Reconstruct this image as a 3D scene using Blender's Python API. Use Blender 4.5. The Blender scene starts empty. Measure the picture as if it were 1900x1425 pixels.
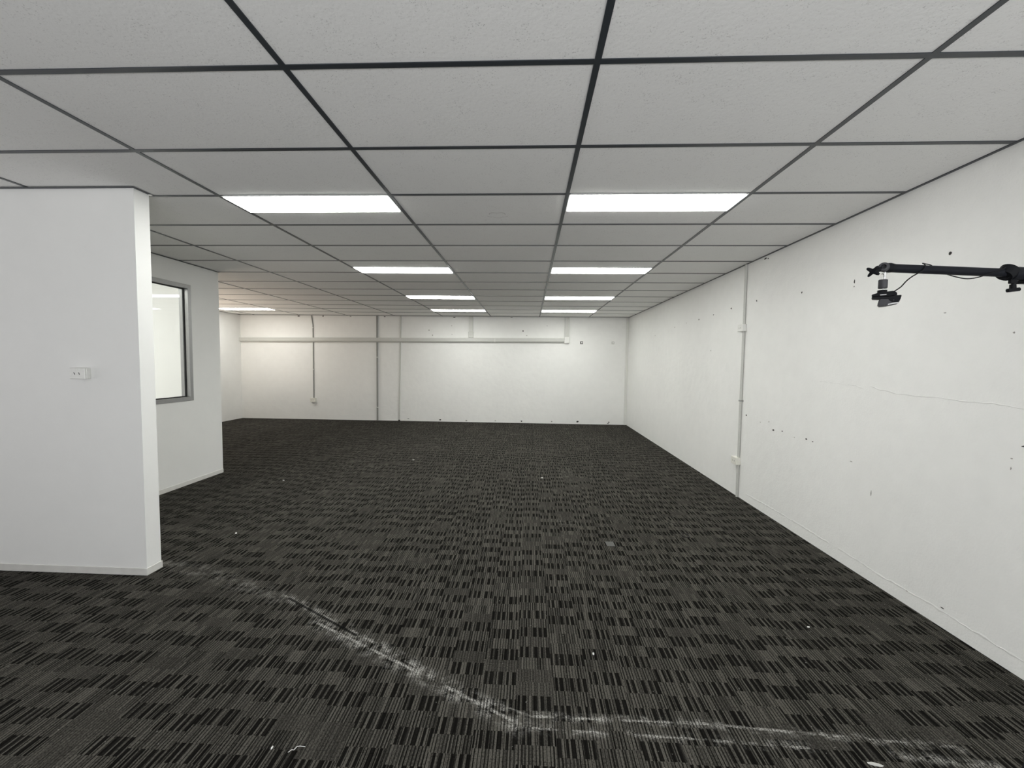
import bpy, bmesh, math, random
from mathutils import Vector, Matrix

random.seed(7)
SC = bpy.context.scene
COL = SC.collection

# ------------------------------------------------------------------ camera
CAM_Z = 1.51
cd = bpy.data.cameras.new('camera')
cd.sensor_fit = 'HORIZONTAL'
cd.sensor_width = 36.0
cd.lens = 755.65 / 1900.0 * 36.0
cd.clip_start = 0.02
cam = bpy.data.objects.new('camera', cd)
COL.objects.link(cam)
RT = Vector((0.99903504, 0.04218198, 0.01223405))
FW = Vector((-0.04147994, 0.99773989, -0.05286333))
UP = Vector((-0.01443628, 0.05230485, 0.99852681))
cam.matrix_world = Matrix(((RT.x, UP.x, -FW.x, 0.0), (RT.y, UP.y, -FW.y, 0.0),
                           (RT.z, UP.z, -FW.z, CAM_Z), (0, 0, 0, 1)))
SC.camera = cam

# ------------------------------------------------------------------ world, exposure
vs = SC.view_settings
vs.view_transform = 'Standard'
vs.look = 'None'
vs.gamma = 1.0
vs.use_curve_mapping = False
vs.exposure = 0.0
w = bpy.data.worlds.new('overcast_sky')
SC.world = w
w.use_nodes = True
w.node_tree.nodes['Background'].inputs[0].default_value = (0.82, 0.9, 1.0, 1)
w.node_tree.nodes['Background'].inputs[1].default_value = 0.2
SC.cycles.max_bounces = 14
SC.cycles.diffuse_bounces = 8
SC.cycles.sample_clamp_indirect = 6.0
SC.cycles.use_denoising = True

LAMP = 18.8            # strength of the ceiling light diffusers


def area_light(name, loc, target, sx, sy, power, col):
    ld = bpy.data.lights.new(name, 'AREA')
    ld.shape = 'RECTANGLE'
    ld.size, ld.size_y = sx, sy
    ld.energy = power
    ld.color = col
    o = bpy.data.objects.new(name, ld)
    COL.objects.link(o)
    o.location = loc
    d = Vector(target) - Vector(loc)
    o.rotation_euler = d.to_track_quat('-Z', 'Y').to_euler()
    return o


# left-wall daylight plus added rear and office fill lamps, all outside the frame
area_light('rear_fill_lamp', (0.2, -2.36, 1.2), (0.2, -0.36, 3.2), 4.0, 1.5, 150.0, (0.97, 0.98, 1.0))  # added fill, tilted up to lift the ceiling
area_light('daylight_front_window', (-7.24, 0.1, 1.25), (-5.24, 0.1, 2.75), 3.8, 1.8, 46.0, (1.0, 0.96, 0.97))
area_light('daylight_side_window', (-7.15, 7.1, 0.7), (-7.0, 7.2, 2.6), 2.4, 0.8, 52.0, (1.0, 0.82, 0.66))
area_light('office_fill_lamp', (-7.24, 3.95, 1.5), (-4.6, 5.0, 1.5), 1.3, 1.3, 36.0, (1.0, 0.97, 0.94))  # added fill that brightens the office back wall


# ------------------------------------------------------------------ material helpers
class NT:
    def __init__(self, name):
        self.m = bpy.data.materials.new(name)
        self.m.use_nodes = True
        self.t = self.m.node_tree
        self.b = self.t.nodes['Principled BSDF']

    def n(self, typ, **kw):
        nd = self.t.nodes.new(typ)
        for k, v in kw.items():
            setattr(nd, k, v)
        return nd

    def put(self, sock, v):
        if isinstance(v, bpy.types.NodeSocket):
            self.t.links.new(v, sock)
        elif v is not None:
            sock.default_value = v

    def math(self, op, a, b=None, c=None, clamp=False):
        nd = self.n('ShaderNodeMath', operation=op)
        nd.use_clamp = clamp
        self.put(nd.inputs[0], a)
        if b is not None:
            self.put(nd.inputs[1], b)
        if c is not None:
            self.put(nd.inputs[2], c)
        return nd.outputs[0]

    def mix(self, f, a, b):
        nd = self.n('ShaderNodeMix', data_type='RGBA')
        self.put(nd.inputs[0], f)
        self.put(nd.inputs[6], a)
        self.put(nd.inputs[7], b)
        return nd.outputs[2]

    def noise(self, vec, scale, detail=2.0, rough=0.5):
        nd = self.n('ShaderNodeTexNoise')
        self.put(nd.inputs['Vector'], vec)
        nd.inputs['Scale'].default_value = scale
        nd.inputs['Detail'].default_value = detail
        nd.inputs['Roughness'].default_value = rough
        return nd.outputs[0]

    def ramp(self, f, stops, interp='LINEAR'):
        nd = self.n('ShaderNodeValToRGB')
        cr = nd.color_ramp
        cr.interpolation = interp
        while len(cr.elements) < len(stops):
            cr.elements.new(0.5)
        for e, (p, c) in zip(cr.elements, stops):
            e.position = p
            e.color = c if len(c) == 4 else (*c, 1)
        self.put(nd.inputs[0], f)
        return nd.outputs[0]

    def smooth(self, v, a, b, lo=0.0, hi=1.0):
        nd = self.n('ShaderNodeMapRange', interpolation_type='SMOOTHSTEP')
        self.put(nd.inputs[0], v)
        nd.inputs[1].default_value = a
        nd.inputs[2].default_value = b
        nd.inputs[3].default_value = lo
        nd.inputs[4].default_value = hi
        return nd.outputs[0]

    def bump(self, h, strength, dist):
        nd = self.n('ShaderNodeBump')
        nd.inputs['Strength'].default_value = strength
        nd.inputs['Distance'].default_value = dist
        self.put(nd.inputs['Height'], h)
        self.t.links.new(nd.outputs[0], self.b.inputs['Normal'])

    def pos(self):
        return self.n('ShaderNodeNewGeometry').outputs['Position']


def plain(name, col, rough=0.5, metal=0.0, spec=0.5, nscale=60.0, namt=0.08):
    """a painted / plastic / metal surface with slight procedural unevenness"""
    N = NT(name)
    p = N.n('ShaderNodeTexCoord').outputs['Object']
    f = N.noise(p, nscale, 3)
    a = tuple(c * (1 - namt) for c in col) + (1,)
    b = tuple(min(1, c * (1 + namt)) for c in col) + (1,)
    N.put(N.b.inputs['Base Color'], N.mix(f, a, b))
    N.b.inputs['Roughness'].default_value = rough
    N.b.inputs['Metallic'].default_value = metal
    N.b.inputs['Specular IOR Level'].default_value = spec
    return N.m


def wall_paint(name, col, dirt=0.05, bump=0.25):
    N = NT(name)
    p = N.pos()
    big = N.noise(p, 0.9, 4, 0.6)
    mid = N.noise(p, 7.0, 4, 0.6)
    f = N.math('MULTIPLY_ADD', mid, 0.4, N.math('MULTIPLY', big, 0.6))
    f = N.smooth(f, 0.3, 0.7)
    a = tuple(c * (1 - dirt) for c in col) + (1,)
    N.put(N.b.inputs['Base Color'], N.mix(f, a, (*col, 1)))
    N.b.inputs['Roughness'].default_value = 0.55
    N.b.inputs['Specular IOR Level'].default_value = 0.3
    h = N.math('ADD', N.noise(p, 9.0, 3), N.math('MULTIPLY', N.noise(p, 90.0, 2), 0.25))
    N.bump(h, bump, 0.01)
    return N.m


M_WALL = wall_paint('white_wall_paint', (0.90, 0.90, 0.885))
M_MASON = wall_paint('rough_white_wall_paint', (0.90, 0.90, 0.88), 0.05, 0.4)
M_PART = wall_paint('partition_paint', (0.88, 0.88, 0.865), 0.03, 0.1)
M_SKIRT = plain('skirting_paint', (0.72, 0.71, 0.68), 0.45, nscale=14, namt=0.12)
M_GRID = plain('dark_grid_enamel', (0.03, 0.036, 0.043), 0.35)
M_LFRAME = plain('light_frame_enamel', (0.55, 0.55, 0.55), 0.4)
M_ALU = plain('satin_aluminium', (0.36, 0.36, 0.36), 0.38, 0.7)
M_GASKET = plain('black_rubber', (0.01, 0.01, 0.01), 0.6)
M_WPLAST = plain('white_plastic', (0.80, 0.80, 0.77), 0.35)
M_CREAM = plain('cream_plastic', (0.82, 0.81, 0.74), 0.35)
M_DUCT = plain('off_white_trunking', (0.60, 0.60, 0.57), 0.4)
M_GREYPIPE = plain('grey_conduit', (0.30, 0.30, 0.285), 0.4)
M_PAINTPIPE = plain('painted_conduit', (0.56, 0.56, 0.53), 0.4)
M_BLACK = plain('black_anodised', (0.008, 0.009, 0.012), 0.5, 0.0, 0.1)
M_BLACKPL = plain('black_plastic', (0.007, 0.0075, 0.009), 0.55, 0.0, 0.1)
M_GREYPL = plain('dark_grey_plastic', (0.042, 0.042, 0.046), 0.5, 0.0, 0.25)
M_CHROME = plain('bright_steel', (0.75, 0.75, 0.75), 0.22, 1.0)
M_HOLE = plain('dark_hole', (0.035, 0.033, 0.03), 0.9)
M_HOLE2 = plain('grey_scuff', (0.34, 0.33, 0.31), 0.9)
M_CHIP = plain('white_plaster_crumb', (0.85, 0.85, 0.82), 0.8)
M_CARD = plain('dark_grey_card', (0.085, 0.085, 0.08), 0.7)
M_DUST = plain('plaster_crumbs', (0.45, 0.45, 0.43), 0.9)
M_RIDGE = wall_paint('paint_ridge', (0.86, 0.86, 0.84), 0.04, 0.5)
M_OUTER = plain('outside_concrete', (0.4, 0.4, 0.4), 0.9)


def make_tile_mat():
    N = NT('mineral_fibre_tile')
    p = N.pos()
    oi = N.n('ShaderNodeObjectInfo').outputs['Random']
    fine = N.noise(p, 170.0, 2, 0.6)
    pits = N.smooth(fine, 0.60, 0.70)
    sparse = N.smooth(N.noise(p, 11.0, 2), 0.42, 0.62)
    pits = N.math('MULTIPLY', pits, N.math('MULTIPLY_ADD', sparse, 0.6, 0.25))
    base = N.mix(N.noise(p, 2.2, 3), (0.88, 0.875, 0.86, 1), (0.92, 0.915, 0.90, 1))
    base = N.mix(N.math('MULTIPLY', oi, 0.25), base, (0.86, 0.86, 0.85, 1))
    N.put(N.b.inputs['Base Color'], N.mix(N.math('MULTIPLY', pits, 0.62), base, (0.38, 0.37, 0.36, 1)))
    N.b.inputs['Roughness'].default_value = 0.95
    N.b.inputs['Specular IOR Level'].default_value = 0.1
    N.bump(N.math('SUBTRACT', N.noise(p, 60.0, 3), N.math('MULTIPLY', pits, 0.6)), 0.25, 0.004)
    return N.m


M_TILE = make_tile_mat()


def make_carpet_mat():
    N = NT('ribbed_carpet_tile')
    p = N.pos()
    sep = N.n('ShaderNodeSeparateXYZ')
    N.put(sep.inputs[0], p)
    x, y = sep.outputs[0], sep.outputs[1]
    u3 = N.math('MULTIPLY', N.math('SUBTRACT', x, 0.13), 6.0)          # 167 mm blocks
    bc = N.math('FLOOR', u3)
    fu = N.math('SUBTRACT', u3, bc)
    wst = N.n('ShaderNodeTexWhiteNoise', noise_dimensions='1D')
    N.put(wst.inputs['W'], N.math('ADD', bc, 0.5))
    stag = N.math('MULTIPLY_ADD', N.math('FLOORED_MODULO', bc, 2.0), 0.45, N.math('MULTIPLY', wst.outputs['Value'], 0.5))
    v6 = N.math('ADD', N.math('MULTIPLY', N.math('SUBTRACT', y, 0.969), 12.5), stag)   # 80 mm bands
    row = N.math('FLOOR', v6)

    def white(a, b):
        c = N.n('ShaderNodeCombineXYZ')
        N.put(c.inputs[0], a)
        N.put(c.inputs[1], b)
        wn = N.n('ShaderNodeTexWhiteNoise', noise_dimensions='2D')
        N.put(wn.inputs['Vector'], c.outputs[0])
        return wn.outputs['Value']

    h = white(N.math('ADD', bc, 0.5), N.math('ADD', row, 0.5))
    chk = N.math('FLOORED_MODULO', N.math('ADD', bc, row), 2.0)
    is_dash = N.math('MULTIPLY', N.math('GREATER_THAN', chk, 0.5), N.math('LESS_THAN', h, 0.9))
    is_fuzz = N.math('GREATER_THAN', h, 0.92)
    K, W = (0, 0, 0), (1, 1, 1)
    fsh = N.math('FRACT', N.math('ADD', fu, N.math('MULTIPLY', N.math('FRACT', N.math('MULTIPLY', h, 7.0)), 0.22)))
    bars = N.ramp(fsh, [(0.0, K), (0.03, W), (0.13, K), (0.245, W), (0.31, K), (0.385, W), (0.475, K),
                       (0.66, W), (0.77, K), (0.87, W), (0.945, K)], 'CONSTANT')
    dash = N.math('MULTIPLY', bars, is_dash)
    # ribs, 12 mm pitch, each of its own tone and width, broken at each band
    def ribs(pitch_n, salt):
        jit = N.math('MULTIPLY', white(N.math('ADD', row, 0.5 + salt), N.math('ADD', bc, 7.5)), 1.0)
        rf = N.math('ADD', N.math('MULTIPLY', fu, pitch_n), jit)
        ri = N.math('ADD', N.math('FLOOR', rf), N.math('MULTIPLY', bc, 37.0))
        rl = N.math('ABSOLUTE', N.math('SUBTRACT', N.math('FRACT', rf), 0.5))
        rw = N.math('MULTIPLY_ADD', white(N.math('ADD', ri, 0.5), N.math('ADD', row, 0.5 + salt)), 0.26, 0.20)
        a = N.math('SUBTRACT', rw, rl)
        pr = N.smooth(a, -0.05, 0.10)
        tn = N.math('MULTIPLY_ADD', white(N.math('ADD', ri, 3.5), N.math('ADD', row, 9.5 + salt)), 0.95, 0.40)
        return N.math('MULTIPLY', pr, tn)
    prof = N.math('ADD', N.math('MULTIPLY', ribs(12.0, 0.0), 0.84), N.math('MULTIPLY', ribs(23.0, 40.0), 0.24))
    tone = 1.0
    st = N.n('ShaderNodeCombineXYZ')
    N.put(st.inputs[0], N.math('MULTIPLY', x, 260.0))
    N.put(st.inputs[1], N.math('MULTIPLY', y, 120.0))
    fib = N.noise(st.outputs[0], 1.0, 3, 0.65)
    fibc = N.math('MULTIPLY_ADD', N.smooth(fib, 0.3, 0.7), 1.2, 0.30)
    prof_f = N.math('MULTIPLY_ADD', N.math('MULTIPLY', is_fuzz, 0.55), N.math('SUBTRACT', 0.45, prof), prof)
    lum = N.math('MULTIPLY', N.math('MULTIPLY', prof_f, tone), fibc)
    lum = N.math('MULTIPLY', lum, N.math('SUBTRACT', 1.0, N.math('MULTIPLY', dash, 0.94)))
    wear = N.math('MULTIPLY_ADD', N.noise(p, 0.55, 4, 0.6), 0.7, 0.62)
    rnd = N.n('ShaderNodeObjectInfo').outputs['Random']
    wear = N.math('MULTIPLY', wear, N.math('MULTIPLY_ADD', rnd, 0.12, 0.94))
    lum = N.math('MULTIPLY', lum, wear)
    col = N.mix(lum, (0.004, 0.0037, 0.0033, 1), (0.108, 0.102, 0.089, 1))

    # dusty footprint of a wall that once stood here: two edge lines and smears between
    def segdist(a, b):
        dx, dy = b[0] - a[0], b[1] - a[1]
        L2 = dx * dx + dy * dy
        px = N.math('SUBTRACT', x, a[0])
        py = N.math('SUBTRACT', y, a[1])
        t = N.math('DIVIDE', N.math('MULTIPLY_ADD', px, dx, N.math('MULTIPLY', py, dy)), L2, clamp=True)
        ex = N.math('MULTIPLY_ADD', t, -dx, px)
        ey = N.math('MULTIPLY_ADD', t, -dy, py)
        return N.math('SQRT', N.math('MULTIPLY_ADD', ex, ex, N.math('MULTIPLY', ey, ey)))

    def polydist(pts):
        d = None
        for a, b in zip(pts, pts[1:]):
            s = segdist(a, b)
            d = s if d is None else N.math('MINIMUM', d, s)
        return d

    upper = polydist([(-1.55, 2.475), (-0.92, 2.138), (-0.40, 1.845)])
    upper2 = polydist([(-0.17, 1.735), (0.03, 1.667), (0.75, 1.672), (1.75, 1.617)])
    lower = polydist([(-1.19, 2.216), (-0.62, 1.935), (-0.021, 1.627)])
    lower2 = polydist([(0.036, 1.611), (0.6, 1.60), (1.13, 1.583)])
    faint = polydist([(-2.66, 2.83), (-2.16, 2.677), (-1.55, 2.45)])
    wob = N.math('MULTIPLY', N.math('SUBTRACT', N.noise(p, 26.0, 2), 0.5), 0.012)
    brk = N.noise(p, 9.0, 3, 0.7)
    grit = N.noise(p, 160.0, 3, 0.7)
    dot = N.math('MULTIPLY', N.math('MULTIPLY_ADD', N.smooth(prof_f, 0.1, 0.6), 0.75, 0.25), N.smooth(grit, 0.36, 0.6))

    def line(d, wid, lo):
        dd = N.math('ADD', d, wob)
        a = N.smooth(N.math('ABSOLUTE', dd), wid * 0.3, wid, 1.0, 0.0)
        return N.math('MULTIPLY', N.math('MULTIPLY', a, N.smooth(brk, lo, lo + 0.14)), dot)

    def smear(d, wid, lo):
        a = N.smooth(d, 0.0, wid, 1.0, 0.0)
        return N.math('MULTIPLY', N.math('MULTIPLY', a, N.smooth(N.noise(p, 14.0, 4, 0.7), lo, lo + 0.2)),
                      dot)

    ms = [N.math('MULTIPLY', line(upper, 0.011, 0.44), 0.8),
          N.math('MULTIPLY', line(upper2, 0.009, 0.40), 0.9),
          N.math('MULTIPLY', line(lower, 0.012, 0.38), 1.0),
          N.math('MULTIPLY', line(lower2, 0.008, 0.42), 0.8),
          N.math('MULTIPLY', smear(upper, 0.055, 0.44), 0.8), N.math('MULTIPLY', smear(lower, 0.075, 0.43), 1.0),
          N.math('MULTIPLY', smear(upper2, 0.036, 0.45), 0.75), N.math('MULTIPLY', smear(lower2, 0.036, 0.46), 0.65),
          N.math('MULTIPLY', smear(faint, 0.10, 0.43), 0.4),
          N.math('MULTIPLY', smear(polydist([(1.45, 1.575), (1.80, 1.54)]), 0.035, 0.40), 0.8),
          N.math('MULTIPLY', smear(polydist([(0.30, 3.85), (0.48, 3.80)]), 0.12, 0.5), 0.4),
          N.math('MULTIPLY', smear(polydist([(1.38, 3.85), (1.5, 3.83)]), 0.10, 0.5), 0.25),
          N.math('MULTIPLY', smear(polydist([(0.55, 5.45), (0.85, 5.4)]), 0.3, 0.52), 0.2)]
    m = ms[0]
    for q in ms[1:]:
        m = N.math('MAXIMUM', m, q)
    specks = N.math('MULTIPLY', N.smooth(N.noise(p, 75.0, 1), 0.765, 0.79), 0.35)
    m = N.math('MAXIMUM', m, specks)
    col = N.mix(m, col, (0.52, 0.51, 0.48, 1))
    slit = N.smooth(N.math('ADD', polydist([(-1.50, 2.447), (-0.93, 2.128)]), N.math('MULTIPLY', wob, 0.3)), 0.005, 0.011, 0.85, 0.0)
    col = N.mix(slit, col, (0.003, 0.003, 0.003, 1))
    N.put(N.b.inputs['Base Color'], col)
    N.b.inputs['Roughness'].default_value = 1.0
    N.b.inputs['Specular IOR Level'].default_value = 0.05
    N.bump(N.math('MULTIPLY', prof_f, N.math('SUBTRACT', 1.0, dash)), 0.35, 0.003)
    return N.m


M_CARPET = make_carpet_mat()


def make_diffuser_mat():
    N = NT('lit_diffuser')
    p = N.pos()
    N.b.inputs['Base Color'].default_value = (0.9, 0.9, 0.9, 1)
    N.put(N.b.inputs['Emission Color'], N.mix(N.noise(p, 3.0), (0.985, 1.0, 0.95, 1), (0.99, 1.0, 0.955, 1)))
    N.b.inputs['Emission Strength'].default_value = LAMP
    return N.m


M_LAMP = make_diffuser_mat()


def make_glass_mat():
    N = NT('clear_glass')
    t = N.t
    out = t.nodes['Material Output']
    tr = N.n('ShaderNodeBsdfTransparent')
    tr.inputs[0].default_value = (0.97, 0.98, 0.97, 1)
    gl = N.n('ShaderNodeBsdfGlossy')
    gl.inputs['Roughness'].default_value = 0.02
    fr = N.n('ShaderNodeFresnel')
    front = N.math('SUBTRACT', 1.0, N.n('ShaderNodeNewGeometry').outputs['Backfacing'])
    N.put(fr.inputs['IOR'], N.math('MULTIPLY_ADD', N.noise(N.pos(), 1.5), 0.02, 1.5))
    mx = N.n('ShaderNodeMixShader')
    t.links.new(N.math('MULTIPLY', fr.outputs[0], front), mx.inputs[0])
    t.links.new(tr.outputs[0], mx.inputs[1])
    t.links.new(gl.outputs[0], mx.inputs[2])
    t.links.new(mx.outputs[0], out.inputs[0])
    t.nodes.remove(N.b)
    return N.m


M_GLASS = make_glass_mat()


# ------------------------------------------------------------------ mesh helpers
def bm_box(bm, x0, x1, y0, y1, z0, z1, bev=0.0, seg=1):
    r = bmesh.ops.create_cube(bm, size=1.0)
    for v in r['verts']:
        v.co = Vector(((x0 + x1) / 2 + v.co.x * (x1 - x0), (y0 + y1) / 2 + v.co.y * (y1 - y0),
                       (z0 + z1) / 2 + v.co.z * (z1 - z0)))
    if bev > 0:
        es = list({e for v in r['verts'] for e in v.link_edges})
        bmesh.ops.bevel(bm, geom=es, offset=bev, segments=seg, profile=0.5, affect='EDGES')


def bm_cyl(bm, p0, p1, r0, r1=None, seg=20, cap=True):
    p0, p1 = Vector(p0), Vector(p1)
    d = p1 - p0
    q = d.to_track_quat('Z', 'Y').to_matrix().to_4x4()
    bmesh.ops.create_cone(bm, cap_ends=cap, segments=seg, radius1=r0, radius2=r0 if r1 is None else r1,
                          depth=d.length, matrix=Matrix.Translation((p0 + p1) / 2) @ q)


def bm_tube(bm, pts, r, seg=8):
    pts = [Vector(p) for p in pts]
    rings = []
    prev = None
    for i, p in enumerate(pts):
        d = (pts[min(i + 1, len(pts) - 1)] - pts[max(i - 1, 0)]).normalized()
        if prev is None:
            a = d.orthogonal().normalized()
        else:
            a = (prev - d * prev.dot(d)).normalized()
        prev = a
        b = d.cross(a)
        rings.append([bm.verts.new(p + (a * math.cos(t) + b * math.sin(t)) * r)
                      for t in [2 * math.pi * k / seg for k in range(seg)]])
    for A, B in zip(rings, rings[1:]):
        for k in range(seg):
            bm.faces.new((A[k], A[(k + 1) % seg], B[(k + 1) % seg], B[k]))
    bm.faces.new(list(reversed(rings[0])))
    bm.faces.new(rings[-1])


def bm_prism(bm, poly, axis_vec):
    """extrude a closed polygon (list of 3-D points) along axis_vec"""
    a = [bm.verts.new(Vector(p)) for p in poly]
    b = [bm.verts.new(Vector(p) + Vector(axis_vec)) for p in poly]
    bm.faces.new(a)
    bm.faces.new(list(reversed(b)))
    n = len(a)
    for i in range(n):
        bm.faces.new((a[i], b[i], b[(i + 1) % n], a[(i + 1) % n]))


def obj(name, bm, mat, parent=None, smooth=False):
    bmesh.ops.recalc_face_normals(bm, faces=bm.faces[:])
    me = bpy.data.meshes.new(name)
    bm.to_mesh(me)
    bm.free()
    if smooth:
        for f in me.polygons:
            f.use_smooth = True
        try:
            me.set_sharp_from_angle(angle=math.radians(40))
        except Exception:
            pass
    me.materials.append(mat)
    o = bpy.data.objects.new(name, me)
    COL.objects.link(o)
    if parent:
        o.parent = parent
    return o


def box(name, x0, x1, y0, y1, z0, z1, mat, parent=None, bev=0.0):
    bm = bmesh.new()
    bm_box(bm, x0, x1, y0, y1, z0, z1, bev)
    return obj(name, bm, mat, parent)


def centred(name, x0, x1, y0, y1, z0, z1, mat, parent=None, bev=0.0):
    """box whose origin is its centre (for copies)"""
    bm = bmesh.new()
    a, b, c = (x1 - x0) / 2, (y1 - y0) / 2, (z1 - z0) / 2
    bm_box(bm, -a, a, -b, b, -c, c, bev)
    o = obj(name, bm, mat, parent)
    o.location = ((x0 + x1) / 2, (y0 + y1) / 2, (z0 + z1) / 2)
    return o


_shared = {}


def piece(name, x0, x1, y0, y1, z0, z1, mat, parent, bev=0.0):
    """alike pieces share one mesh"""
    key = (name, round(x1 - x0, 4), round(y1 - y0, 4), round(z1 - z0, 4))
    if key not in _shared:
        o = centred(name, x0, x1, y0, y1, z0, z1, mat, parent, bev)
        _shared[key] = o.data
        return o
    o = bpy.data.objects.new(name, _shared[key])
    COL.objects.link(o)
    o.parent = parent
    o.location = ((x0 + x1) / 2, (y0 + y1) / 2, (z0 + z1) / 2)
    return o


def structure(o):
    o['kind'] = 'structure'
    return o


def tag(o, label, cat, group=None):
    o['label'] = label
    o['category'] = cat
    if group:
        o['group'] = group
    return o


def empty(name, loc, rz=0.0):
    o = bpy.data.objects.new(name, None)
    o.empty_display_size = 0.1
    COL.objects.link(o)
    o.location = loc
    o.rotation_euler = (0, 0, rz)
    return o


# ------------------------------------------------------------------ room sizes
XL, XR = -7.35, 2.42
YB, YF = -2.5, 10.12
ZC = 2.635
SX, SY0, SY1 = -2.635, 2.652, 2.762          # stub partition
OX0, OX1, OY1 = -4.16, -4.06, 5.20           # office side wall

# ------------------------------------------------------------------ floor and carpet tiles
floor = structure(box('floor', XL - 0.1, XR + 0.1, YB - 0.1, YF + 0.1, -0.12, -0.007, M_OUTER))
X_T, Y_T, TS = 0.13, 0.969, 0.5
rest = bmesh.new()
tanx = 950 / 755.65
for i in range(-16, 6):
    for j in range(-10, 20):
        x0, x1 = X_T + i * TS, X_T + (i + 1) * TS
        y0, y1 = Y_T + j * TS, Y_T + (j + 1) * TS
        x0, x1 = max(x0, XL), min(x1, XR)
        y0, y1 = max(y0, YB), min(y1, YF)
        if x1 - x0 < 0.01 or y1 - y0 < 0.01:
            continue
        g = 0.0005
        seen = 1.2 < y1 and y1 <= 7.47 and x1 > -tanx * y1 * 1.06 - 0.1
        if seen and x1 < SX and y0 > SY0 - 0.2:      # behind the stub partition
            # sight line past the stub's end
            if x1 < SX / SY1 * y1 * 1.02 - 0.05:
                seen = False
        if seen and x1 < OX1 and y0 < OY1 - 0.3 and y0 > SY0:
            seen = False
        top = random.uniform(-0.0006, 0.0)
        if seen:
            piece('carpet_tile', x0 + g, x1 - g, y0 + g, y1 - g, -0.007 + top, top, M_CARPET, floor)
        else:
            bm_box(rest, x0 + g, x1 - g, y0 + g, y1 - g, -0.007 + top, top)
o = obj('carpet_tile', rest, M_CARPET, floor)
o['kind'] = 'stuff'
print('CARPET', len([c for c in floor.children]))

# ------------------------------------------------------------------ walls
wall_right = structure(box('wall_right', XR, XR + 0.12, YB, YF + 0.12, 0.0, ZC + 0.1, M_MASON))
wall_far = structure(box('wall_far', XL, XR, YF, YF + 0.12, 0.0, ZC + 0.1, M_MASON))


def wall_with_hole(name, axis, a, b, c0, c1, h0, h1, z0, z1, ztop, mat):
    """wall running along x ('x') or y ('y') from c0 to c1, thickness a..b, opening h0..h1 x z0..z1"""
    bm = bmesh.new()

    def bb(p, q, r, s):
        if q - p < 1e-4 or s - r < 1e-4:
            return
        if axis == 'x':
            bm_box(bm, p, q, a, b, r, s)
        else:
            bm_box(bm, a, b, p, q, r, s)
    bb(c0, h0, 0, ztop)
    bb(h1, c1, 0, ztop)
    bb(h0, h1, 0, z0)
    bb(h0, h1, z1, ztop)
    return structure(obj(name, bm, mat))


bm = bmesh.new()
HOLES = [(-2.0, 2.2, 0.25, 2.3), (3.3, 4.6, 0.8, 2.2), (5.7, 8.5, 0.1, 2.2)]
cuts = [YB] + [v for h in HOLES for v in h[:2]] + [YF]
for k in range(0, len(cuts), 2):
    bm_box(bm, XL - 0.12, XL, cuts[k], cuts[k + 1], 0, ZC + 0.1)
for (h0, h1, z0, z1) in HOLES:
    bm_box(bm, XL - 0.12, XL, h0, h1, 0, z0)
    bm_box(bm, XL - 0.12, XL, h0, h1, z1, ZC + 0.1)
wall_left = structure(obj('wall_left', bm, M_WALL))
wall_rear = wall_with_hole('wall_rear', 'x', YB - 0.12, YB, XL, XR, -1.9, 2.3, 0.3, 2.3, ZC + 0.1, M_WALL)
wall_left_front = structure(box('wall_left_front', XL, SX, SY0, SY1, 0.0, ZC - 0.004, M_PART))
WY0, WY1, WZ0, WZ1 = 3.35, 4.752, 1.005, 2.382
wall_left_middle = wall_with_hole('wall_left_middle', 'y', OX0, OX1, SY1, OY1, WY0, WY1, WZ0, WZ1, ZC - 0.004, M_PART)
wall_left_back = structure(box('wall_left_back', XL, OX0, OY1 - 0.1, OY1, 0.0, ZC - 0.004, M_PART))

# skirtings of the partitions
bm = bmesh.new()
for (x0, x1, y0, y1) in [(XL, SX + 0.006, SY0 - 0.006, SY0), (SX, SX + 0.006, SY0, SY1 + 0.006)]:
    bm_box(bm, x0, x1, y0, y1, 0.0, 0.05, 0.0015)
structure(obj('baseboard_front', bm, M_SKIRT))
structure(box('baseboard_middle', OX1, OX1 + 0.006, SY1 + 0.006, OY1, 0.0, 0.05, M_SKIRT, bev=0.0015))
structure(box('trim_1', 2.352, 2.4195, YF - 0.012, YF - 0.0005, 0.0, ZC - 0.01, plain('grey_corner_trim', (0.74, 0.74, 0.71), 0.5), bev=0.002))

# ------------------------------------------------------------------ office window
FWD = 0.045
win = empty('window_1', (0, 0, 0))
structure(win)


def frame_bars(bm, axis, a0, a1, c0, c1, z0, z1, wdt):
    def bb(p, q, r, s):
        if axis == 'y':
            bm_box(bm, a0, a1, p, q, r, s, 0.0015)
        else:
            bm_box(bm, p, q, a0, a1, r, s, 0.0015)
    bb(c0, c0 + wdt, z0, z1)
    bb(c1 - wdt, c1, z0, z1)
    bb(c0 + wdt, c1 - wdt, z0, z0 + wdt)
    bb(c0 + wdt, c1 - wdt, z1 - wdt, z1)


bm = bmesh.new()
frame_bars(bm, 'y', OX0 - 0.006, OX1 + 0.008, WY0, WY1, WZ0, WZ1, FWD)
obj('frame', bm, M_ALU, win)
bm = bmesh.new()
frame_bars(bm, 'y', OX1 - 0.056, OX1 - 0.040, WY0 + FWD, WY1 - FWD, WZ0 + FWD, WZ1 - FWD, 0.012)
obj('gasket', bm, M_GASKET, win)
box('glass_pane', OX1 - 0.051, OX1 - 0.045, WY0 + FWD + 0.004, WY1 - FWD - 0.004, WZ0 + FWD + 0.004, WZ1 - FWD - 0.004, M_GLASS, win)

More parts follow.
